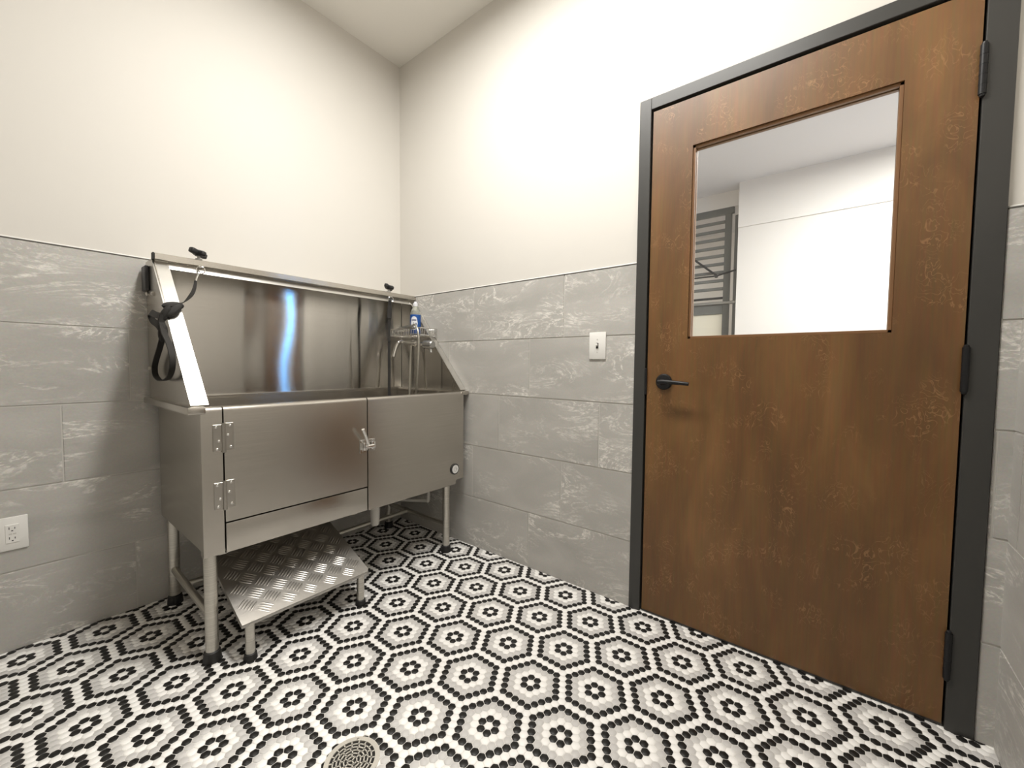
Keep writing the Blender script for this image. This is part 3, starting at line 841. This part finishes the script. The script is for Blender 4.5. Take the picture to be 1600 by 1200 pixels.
# ---------------------------------------------------------------- pull-out ramp with tread plate
rp = thing('access_ramp', 'tilted steel tread plate ramp on two short legs under the tub', 'ramp', (-0.982, -0.5, 0.0))
th = math.atan(0.39)
fv = V((0, math.cos(th), math.sin(th))); un = V((0, -math.sin(th), math.cos(th)))
F0 = V((-1.237, -0.757, 0.146)); RW, RL = 0.510, 0.560
def rpt(u, v, n): return F0 + V((u, 0, 0)) + fv * v + un * n
t = MB()
c = [(0, 0.0), (RW - 0.012, 0.0), (RW, 0.014), (RW, RL), (0, RL)]
vs = [rpt(u, v, 0) for u, v in c] + [rpt(u, v, -0.0035) for u, v in c]
t.quads(vs, [(0, 1, 2, 3, 4), (9, 8, 7, 6, 5)] + [(i, 5 + i, 5 + (i + 1) % 5, (i + 1) % 5) for i in range(5)])
def pipbar(mb, u, v, ang, ln=0.050, w=0.0080, h=0.0017):
    d = (math.cos(ang), math.sin(ang)); q = (-d[1], d[0])
    vs, rows = [], []
    K = 6
    for i in range(K + 1):
        s = -1 + 2 * i / K
        ww = w / 2 * math.sqrt(max(0.0, 1 - s * s)) + 0.0002; hh = h * (1 - s * s) ** 0.6
        for (o, n) in ((-1, 0.0), (-0.5, 0.74), (0, 1.0), (0.5, 0.74), (1, 0.0)):
            uu = u + d[0] * s * ln / 2 + q[0] * o * ww; vv = v + d[1] * s * ln / 2 + q[1] * o * ww
            vs.append(rpt(uu, vv, n * hh))
    fs = []
    for i in range(K):
        for j in range(4):
            a = i * 5 + j
            fs.append((a, a + 5, a + 6, a + 1))
    mb.quads(vs, fs)
cell = 0.0600
a45 = math.radians(45)
for i in range(-12, 13):
    for j in range(-12, 13):
        cu = RW / 2 + (i - j) * cell / math.sqrt(2); cv = RL / 2 + (i + j) * cell / math.sqrt(2) + 0.01
        ang = a45 if (i + j) % 2 else -a45
        for k in range(5):
            o = (k - 2) * 0.0108
            uu = cu - math.sin(ang) * o; vv = cv + math.cos(ang) * o
            if 0.018 < uu < RW - 0.018 and 0.022 < vv < RL - 0.018:
                pipbar(t, uu, vv, ang)
t.build('tread_plate', M['tread'], rp, angle=50)
fg = MB()
def rbox(u0, u1, v0, v1, n0, n1):
    vs = [rpt(u, v, n) for n in (n0, n1) for (u, v) in ((u0, v0), (u1, v0), (u1, v1), (u0, v1))]
    fg.quads(vs, [(3, 2, 1, 0), (4, 5, 6, 7), (0, 1, 5, 4), (1, 2, 6, 5), (2, 3, 7, 6), (3, 0, 4, 7)])
rbox(0.0, RW - 0.012, 0.0, 0.003, -0.016, -0.0005)
rbox(0.0, 0.003, 0.003, RL, -0.016, -0.0036); rbox(RW - 0.003, RW, 0.014, RL, -0.016, -0.0036)
fg.build('folded_edge', M['tread'], rp, smooth=False)
for x in (-1.206, -0.763):
    lg = MB().tube([(x, -0.738, 0.018), (x, -0.738, 0.148)], 0.0160, 18).build('leg', SD, rp)
    MB().lathe([(0.0, 0.0), (0.0225, 0.0), (0.0225, 0.005), (0.020, 0.022), (0.016, 0.025)], (x, -0.738, 0.0), (0, 0, 1), 22).build('rubber_foot', M['rubber'], lg)

# ---------------------------------------------------------------- tether clamps on the bar, straps hanging from them
BZ = ZS + 0.029
def clamp(x):
    cy = -0.173
    t = thing('tether_clamp', '', 'clamp', (x, cy, BZ))
    st = MB().lathe([(0.013, 0.0), (0.013, 0.007), (0.006, 0.008), (0.006, 0.020)], (x, cy, BZ), (0, 0, 1), 16)
    st.build('threaded_post', M['grey_metal'], t)
    k = MB()
    k.lathe([(0.0, 0.0), (0.014, 0.0), (0.016, 0.010), (0.015, 0.022), (0.010, 0.026), (0.0, 0.027)], (x, cy, BZ + 0.018), (0, 0, 1), 20)
    R_ = Matrix.Rotation(0.25, 3, 'Y') @ Matrix.Rotation(0.5, 3, 'Z')
    k.box((x - 0.040, cy - 0.012, BZ + 0.019), (x + 0.036, cy + 0.012, BZ + 0.043), 0.007, 3, R_)
    k.box((x - 0.011, cy - 0.034, BZ + 0.019), (x + 0.013, cy + 0.022, BZ + 0.041), 0.007, 3, R_)
    k.build('wing_knob', M['blackknob'], t)
    r = MB().tube([(x, cy, ZS + 0.004), (x, cy - 0.016, ZS - 0.004)], 0.003, 8)
    r.torus((x, cy - 0.022, ZS - 0.016), 0.0155, 0.0022, (0.25, 1, 0), 24, 8)
    r.build('eye_ring', M['chrome'], t)
    return t
c1 = clamp(-1.186); c1['label'] = 'black winged clamp knob on the bar above the knotted strap'
c1['group'] = 'tether clamps on the top bar'
c2 = clone(c1, (-0.214 + 1.186, 0, 0), 'black winged clamp knob on the bar above the straight hanging strap')

# knotted strap
ts = thing('tether_strap', 'black webbing tether knotted over the left edge of the tub', 'strap', (-1.2, -0.2, 1.47), 'tethers on the tub')
hk = MB()
hk.torus((-1.196, -0.200, 1.470), 0.009, 0.002, (1, 0.4, 0), 18, 6)
hk.tube([(-1.198, -0.202, 1.462), (-1.205, -0.206, 1.445), (-1.208, -0.208, 1.432)], 0.005, 10)
hk.build('snap_hook', M['chrome'], ts)
sp = MB()
pts = spline([(-1.208, -0.208, 1.436), (-1.211, -0.212, 1.418), (-1.222, -0.232, 1.388), (-1.240, -0.252, 1.356), (-1.262, -0.282, 1.332), (-1.283, -0.308, 1.318), (-1.305, -0.335, 1.310), (-1.322, -0.352, 1.306)], 5)
ws = []
for i, p in enumerate(pts):
    t_ = i / (len(pts) - 1)
    hw = 0.0075 + 0.0080 * math.exp(-((t_ - 0.42) / 0.17) ** 2)
    ws.append(V((0.80, 0.1, 0.62)).normalized() * hw)
sp.ribbon(pts, ws, 0.003)
def lump(mb, c, d, r, nseg=10):
    d = V(d); c = V(c)
    pts = [c - d / 2 + d * i / nseg for i in range(nseg + 1)]
    rad = [max(0.0015, r * math.sqrt(max(0.0, 1 - (2 * i / nseg - 1) ** 2))) for i in range(nseg + 1)]
    mb.tube(pts, r, 10, True, rad)
# the knot sits over the slanted edge
lump(sp, (-1.320, -0.360, 1.300), (-0.075, -0.03, -0.010), 0.0165)
lump(sp, (-1.322, -0.374, 1.280), (-0.050, -0.02, -0.052), 0.0160)
lump(sp, (-1.350, -0.375, 1.262), (-0.030, 0.02, -0.072), 0.0140)
XO = -1.356
def strand(pts, hw, wv, th=0.003):
    q = spline(pts, 6)
    sp.ribbon(q, [V(wv).normalized() * hw for _ in q], th)
strand([(XO + 0.006, -0.378, 1.256), (XO - 0.008, -0.330, 1.262), (XO - 0.014, -0.270, 1.276), (XO - 0.012, -0.245, 1.268), (XO - 0.010, -0.275, 1.244), (XO - 0.006, -0.330, 1.226), (XO - 0.004, -0.372, 1.205)], 0.0125, (0.5, 0.1, 0.86))
strand([(XO, -0.385, 1.262), (XO - 0.006, -0.385, 1.225), (XO - 0.006, -0.395, 1.180), (XO - 0.004, -0.345, 1.140), (XO - 0.003, -0.285, 1.100), (XO - 0.003, -0.245, 1.062),
        (XO - 0.003, -0.255, 1.030), (XO - 0.003, -0.320, 1.012), (XO - 0.003, -0.395, 1.014), (XO - 0.003, -0.465, 1.030), (XO - 0.003, -0.505, 1.062),
        (XO - 0.003, -0.510, 1.105), (XO - 0.004, -0.475, 1.150), (XO - 0.006, -0.425, 1.190), (XO - 0.006, -0.395, 1.230)], 0.0125, (0.82, 0.57, 0.0))
lump(sp, (XO - 0.004, -0.395, 1.192), (-0.004, 0.01, -0.070), 0.0150)
sp.build('strap', M['strap'], ts)

# straight strap
ts2 = thing('tether_strap', 'straight black webbing tether hanging into the tub', 'strap', (-0.226, -0.195, 1.47), 'tethers on the tub')
hk = MB().torus((-0.224, -0.197, 1.476), 0.008, 0.002, (1, 0.3, 0), 18, 6).tube([(-0.225, -0.198, 1.472), (-0.226, -0.199, 1.452)], 0.0058, 10)
hk.build('snap_hook', M['black'], ts2)
sp = MB()
pts = spline([(-0.224, -0.199, 1.478), (-0.226, -0.199, 1.450), (-0.227, -0.199, 1.400), (-0.229, -0.199, 1.350), (-0.231, -0.199, 1.300), (-0.231, -0.199, 1.150), (-0.231, -0.199, 1.00), (-0.232, -0.199, 0.86), (-0.232, -0.199, 0.80)], 6)
ws = []
for i, p in enumerate(pts):
    z = p.z
    hw = 0.0085 + 0.0060 * math.exp(-((z - 1.40) / 0.045) ** 2)
    a = 0.6 + (1.45 - z) * 1.6
    ws.append(V((math.cos(a) * 0.8 + 0.5, -0.5 * math.sin(a), 0)).normalized() * hw)
sp.ribbon(pts, ws, 0.003)
so = sp.build('strap', M['strap'], ts2)
sl_ = MB().box((-0.243, -0.204, 1.360), (-0.218, -0.194, 1.372), 0.002, 1)
sl_.build('slider', M['blackknob'], ts2)
sl_ = MB().box((-0.240, -0.203, 1.214), (-0.223, -0.195, 1.228), 0.002, 1)
sl_.build('slider', M['blackknob'], ts2)
MB().torus((-0.232, -0.199, 0.792), 0.010, 0.002, (1, 0.3, 0), 16, 6).build('end_ring', M['chrome'], ts2)

# ---------------------------------------------------------------- mixer faucet with hose, wire basket, bottle
fc = thing('mixer_faucet', 'chrome mixer faucet with hose on the right splash side', 'faucet', (-0.0155, -0.27, 1.205))
zf = 1.208
f = MB()
f.tube([(-0.070, -0.130, zf + 0.020), (-0.070, -0.345, zf)], 0.0125, 18)
for yy in (-0.175, -0.325):
    f.lathe([(0.026, 0.0), (0.024, 0.010), (0.013, 0.016), (0.013, 0.056)], (-0.0155, yy, zf + 0.02 - (-0.130 - yy) * 0.093), (-1, 0, 0), 20)
f.lathe([(0.0165, -0.012), (0.0165, 0.012)], (-0.070, -0.250, zf + 0.009), (0, 1, 0.0), 18)
f.build('valve_body', M['chrome'], fc)
f = MB().tube(spline([(-0.072, -0.135, zf + 0.020), (-0.088, -0.128, zf + 0.026), (-0.110, -0.124, zf + 0.012), (-0.128, -0.122, zf - 0.025), (-0.140, -0.121, zf - 0.062), (-0.143, -0.121, zf - 0.078)], 6), 0.0115, 16)
f.build('spout', M['chrome'], fc)
f = MB().lathe([(0.0, -0.004), (0.018, -0.004), (0.025, 0.004), (0.0265, 0.040), (0.024, 0.072), (0.019, 0.078), (0.0, 0.079)], (-0.070, -0.345, zf), (0, -1, -0.05), 24)
f.tube([(-0.070, -0.400, zf - 0.018), (-0.074, -0.410, zf - 0.052)], 0.0075, 12)
f.build('temperature_handle', M['grey_metal'], fc)
hz_ = MB().tube(spline([(-0.070, -0.208, zf - 0.004), (-0.074, -0.205, 1.10), (-0.082, -0.208, 0.95), (-0.095, -0.220, 0.75), (-0.11, -0.25, 0.66), (-0.150, -0.33, 0.70),
                        (-0.163, -0.372, 0.86), (-0.166, -0.395, 1.05), (-0.166, -0.404, 1.20), (-0.166, -0.400, 1.270), (-0.163, -0.382, 1.305), (-0.152, -0.352, 1.322), (-0.134, -0.318, 1.328), (-0.118, -0.285, 1.322)], 8), 0.0062, 12)
hz_.build('hose', SD, fc)
hs = MB().tube([(-0.126, -0.292, 1.323), (-0.128, -0.250, 1.318), (-0.129, -0.200, 1.310), (-0.130, -0.150, 1.300)], 0.012, 14, True, [0.008, 0.0115, 0.012, 0.014])
hs.lathe([(0.0, 0.0), (0.024, 0.0), (0.026, 0.010), (0.016, 0.020), (0.0, 0.022)], (-0.130, -0.138, 1.284), (0.2, 0.2, 1), 20)
hs.build('hand_shower', M['grey_metal'], fc)

bs = thing('wire_basket', 'chrome wire shelf basket above the faucet', 'basket', (-0.016, -0.235, 1.255))
w = MB()
bx0, bx1, by0, by1, bz0, bz1 = -0.150, -0.020, -0.400, -0.070, 1.262, 1.304
def loop(z, r):
    P_ = [(bx0, by0, z), (bx1, by0, z), (bx1, by1, z), (bx0, by1, z)]
    for i in range(4): w.tube([P_[i], P_[(i + 1) % 4]], r, 8)
loop(bz1, 0.0040); loop(bz0, 0.0030)
w.build('basket_rim', M['chrome'], bs)
w = MB()
ny = 20
for i in range(ny + 1):
    y = by0 + (by1 - by0) * i / ny
    w.tube([(bx0, y, bz1), (bx0, y, bz0), (bx1, y, bz0), (bx1, y, bz1)], 0.0020, 6)
for i in range(1, 8):
    x = bx0 + (bx1 - bx0) * i / 8
    w.tube([(x, by0, bz1), (x, by0, bz0)], 0.0014, 6); w.tube([(x, by1, bz1), (x, by1, bz0)], 0.0014, 6)
w.build('basket_wires', M['chrome'], bs)

bt = thing('shampoo_bottle', 'clear bottle with a blue label standing in the wire basket', 'bottle', (-0.082, -0.268, 1.2650))
bx, by, bz = -0.082, -0.268, 1.2650
MB().lathe([(0.0, 0.0), (0.030, 0.0), (0.0335, 0.006), (0.0335, 0.125), (0.032, 0.140), (0.024, 0.165), (0.0135, 0.180), (0.0125, 0.190), (0.0, 0.190)], (bx, by, bz), (0, 0, 1), 36).build('bottle_body', M['bottle'], bt)
MB().lathe([(0.0150, 0.0), (0.0155, 0.018), (0.010, 0.022), (0.009, 0.030), (0.0, 0.031)], (bx, by, bz + 0.184), (0, 0, 1), 24).build('cap', M['lab_white'], bt)
lb = MB().lathe([(0.0339, 0.012), (0.0342, 0.014), (0.0342, 0.128), (0.0339, 0.130)], (bx, by, bz), (0, 0, 1), 40).build('label_wrap', M['blue'], bt)
# pale rounded badge on the label, towards the room and left, with dark bands
def decal(mb, a0, a1, z0, z1, R, rnd=0.0, n=10, kz=6):
    vs, fs = [], []
    for i in range(n + 1):
        s = i / n; a = a0 + (a1 - a0) * s
        e = math.sqrt(max(0.0, 1 - abs(2 * s - 1) ** 2.6)) if rnd else 1.0
        zm, hh = (z0 + z1) / 2, (z1 - z0) / 2 * e
        for k in range(kz + 1):
            vs.append((bx + R * math.cos(a), by + R * math.sin(a), bz + zm - hh + 2 * hh * k / kz))
    for i in range(n):
        for k in range(kz):
            q = i * (kz + 1) + k
            fs.append((q, q + kz + 1, q + kz + 2, q + 1))
    mb.quads(vs, fs)
ac = math.radians(232)
d = MB(); decal(d, ac - 0.95, ac + 0.40, 0.034, 0.118, 0.0347, 1); d.build('label_badge', M['lab_white'], bt, angle=80)
for (a0, a1, z0, z1, rr, mm) in ((-0.72, 0.15, 0.092, 0.098, 0, 'lab_navy'), (-0.02, 0.20, 0.050, 0.078, 1, 'lab_navy'), (-0.36, -0.30, 0.046, 0.082, 0, 'lab_navy'), (0.45, 0.72, 0.026, 0.032, 0, 'lab_white')):
    d = MB(); decal(d, ac + a0, ac + a1, z0, z1, 0.0351, rr); d.build('label_mark', M[mm], bt, angle=80)

# ---------------------------------------------------------------- the room seen through the door glass
XW = 2.50; HC = 2.753; YE = -4.6; YB = 0.6
o = MB().box((0.12, YE, -0.06), (XW + 1.7, YB, -0.0015)).build('floor_beyond', M['conc'], smooth=False)
tag(o, 'grey floor of the room beyond the door', 'floor', kind='structure')
o = MB().box((0.12, YE, HC), (XW + 1.7, YB, HC + 0.08)).build('ceiling_beyond', M['lilac'], smooth=False)
tag(o, 'pale ceiling seen through the door glass', 'ceiling', kind='structure')
o = MB().box((XW, YE, 0.0), (XW + 1.6, -1.628, 2.352)).box((XW - 0.012, YE, 2.352), (XW + 1.6, -1.628, HC)).build('wall_beyond', M['white_wall'], smooth=False)
tag(o, 'bright white wall seen through the door glass', 'wall', kind='structure')
o = MB().box((XW + 1.5, -1.70, 0.0), (XW + 1.6, YB, HC)).box((2.64, -1.626, 2.606), (2.70, YB, HC)).build('wall_back', M['white_wall'], smooth=False)
tag(o, 'white wall behind the grey kennel bars', 'wall', kind='structure')
o = MB().box((0.12, YB, 0.0), (XW + 1.6, YB + 0.08, HC)).build('wall_side', M['white_wall'], smooth=False)
tag(o, 'white side wall of the room beyond the door', 'wall', kind='structure')
wx0, wx1, wz0, wz1 = 0.865, 0.985, 0.25, 2.45
o = MB().box((0.12, YE - 0.1, 0), (wx0, YE, HC)).box((wx1, YE - 0.1, 0), (XW + 0.5, YE, HC)).box((wx0, YE - 0.1, 0), (wx1, YE, wz0)).box((wx0, YE - 0.1, wz1), (wx1, YE, HC)).build('wall_end', M['white_wall'], smooth=False)
tag(o, 'end wall of the room beyond with a slot for the added blue pane', 'wall', kind='structure')
o = MB().box((wx0, YE - 0.08, wz0), (wx1, YE - 0.07, wz1)).build('streak_pane', M['streak_glow'], smooth=False)  # added glowing pane, out of view, makes the blue streak on the back panel
tag(o, 'tall narrow glowing pane added unseen to give the blue streak on the tub back', 'glowing pane', kind='structure')
# inner skin of the shared wall
kg = thing('kennel_gate', 'grey barred kennel front seen through the door glass', 'kennel', (2.65, -1.30, 0.0))
kx0, kx1 = 2.635, 2.675
K_ = M['kennel']
MB().box((kx0, -1.565, 2.545), (kx1, -0.55, 2.605), 0.003, 1).build('top_rail', K_, kg)
MB().box((kx0, -1.545, 0.02), (kx1, -1.490, 2.545), 0.003, 1).build('post', K_, kg)
MB().box((kx0 + 0.005, -1.606, 0.02), (kx1, -1.575, 2.52), 0.003, 1).build('post', K_, kg)
for i in range(9):
    z = 2.478 - i * 0.0795
    MB().box((kx0 + 0.008, -1.490, z - 0.014), (kx1 - 0.008, -0.55, z + 0.014), 0.004, 2).build('bar', K_, kg)
MB().box((kx0 + 0.008, -1.490, 1.742), (kx1 - 0.008, -0.55, 1.762), 0.002, 1).build('bar', M['kennel_dark'], kg)
MB().box((kx0 - 0.02, -1.600, 1.690), (kx1, -0.55, 1.715), 0.003, 1).build('ledge', M['grey_metal'], kg)
MB().box((kx0, -1.490, 1.597), (kx1, -0.55, 1.690), 0.003, 1).build('cross_rail', K_, kg)
MB().box((kx0 + 0.012, -1.490, 0.06), (kx1 - 0.012, -0.55, 1.597)).build('board_panel', M['cream'], kg, smooth=False)
lr = MB().tube([(kx0 - 0.012, -1.10, 2.255), (kx0 - 0.012, -1.430, 1.970)], 0.010, 10)
lr.lathe([(0.0, -0.018), (0.014, -0.012), (0.018, 0.0), (0.014, 0.012), (0.0, 0.018)], (kx0 - 0.012, -1.430, 1.962), (0, 0, 1), 14)
lr.tube([(kx0 - 0.012, -1.18, 1.965), (kx0 - 0.012, -1.430, 1.965), (kx0 - 0.012, -1.60, 2.002)], 0.008, 10)
lr.build('latch_rod', M['kennel_dark'], kg)

# ---------------------------------------------------------------- lamps
def panel_light(name, label, x0, x1, y0, y1, zc, drop, mat):
    t = thing(name, label, 'ceiling light', ((x0 + x1) / 2, (y0 + y1) / 2, zc))
    f = MB()
    w_ = 0.02
    f.box((x0 - w_, y0 - w_, zc - drop), (x0, y1 + w_, zc)); f.box((x1, y0 - w_, zc - drop), (x1 + w_, y1 + w_, zc))
    f.box((x0, y0 - w_, zc - drop), (x1, y0, zc)); f.box((x0, y1, zc - drop), (x1, y1 + w_, zc))
    f.build('light_frame', M['fixture'], t, smooth=False)
    MB().quads([(x0, y0, zc - drop * 0.6), (x0, y1, zc - drop * 0.6), (x1, y1, zc - drop * 0.6), (x1, y0, zc - drop * 0.6)], [(0, 1, 2, 3)]).build('diffuser', mat, t, smooth=False)
    return t
panel_light('ceiling_light', 'long flush ceiling light over the middle of the wash room', -1.02, -0.80, -2.14, -0.84, H, 0.03, M['lamp'])
panel_light('ceiling_light', 'ceiling light panel in the room beyond the door', 1.0, 1.6, -3.6, -2.6, HC, 0.03, M['lamp2'])

panel_light('ceiling_light', 'small unseen light panel added to brighten the kennel run beyond the door', 3.0, 3.4, -0.1, 0.3, HC, 0.03, M['kennel_fill'])  # added out of view to brighten the space behind the bars

# ---------------------------------------------------------------- camera, world, view
f_px = 640.757
yaw, pitch, roll = 0.6705, -0.0467, 0.0096
cam_loc = V((-1.7565, -2.3857, 1.0844))
fw = V((math.cos(yaw) * math.cos(pitch), math.sin(yaw) * math.cos(pitch), math.sin(pitch)))
rt = V((math.sin(yaw), -math.cos(yaw), 0)); up = rt.cross(fw)
r2 = rt * math.cos(roll) + up * math.sin(roll); u2 = -rt * math.sin(roll) + up * math.cos(roll)
cd = bpy.data.cameras.new('camera'); cam = bpy.data.objects.new('camera', cd); C.objects.link(cam)
mw = Matrix((( r2.x, u2.x, -fw.x, cam_loc.x), (r2.y, u2.y, -fw.y, cam_loc.y), (r2.z, u2.z, -fw.z, cam_loc.z), (0, 0, 0, 1)))
cam.matrix_world = mw
cd.sensor_width = 36.0; cd.sensor_fit = 'HORIZONTAL'; cd.lens = f_px * 36.0 / 1600.0
cd.clip_start = 0.02; cd.clip_end = 50
sc = bpy.context.scene
sc.camera = cam
w = bpy.data.worlds.new('world'); sc.world = w; w.use_nodes = True
w.node_tree.nodes['Background'].inputs['Color'].default_value = (0.5, 0.55, 0.65, 1)
w.node_tree.nodes['Background'].inputs['Strength'].default_value = 0.05
sc.view_settings.view_transform = 'Standard'; sc.view_settings.look = 'None'
sc.view_settings.exposure = 0.33; sc.view_settings.gamma = 1.0; sc.view_settings.use_curve_mapping = False
sc.cycles.use_denoising = True
sc.cycles.max_bounces = 14; sc.cycles.diffuse_bounces = 8; sc.cycles.glossy_bounces = 6; sc.cycles.transparent_max_bounces = 12
sc.cycles.sample_clamp_indirect = 8.0
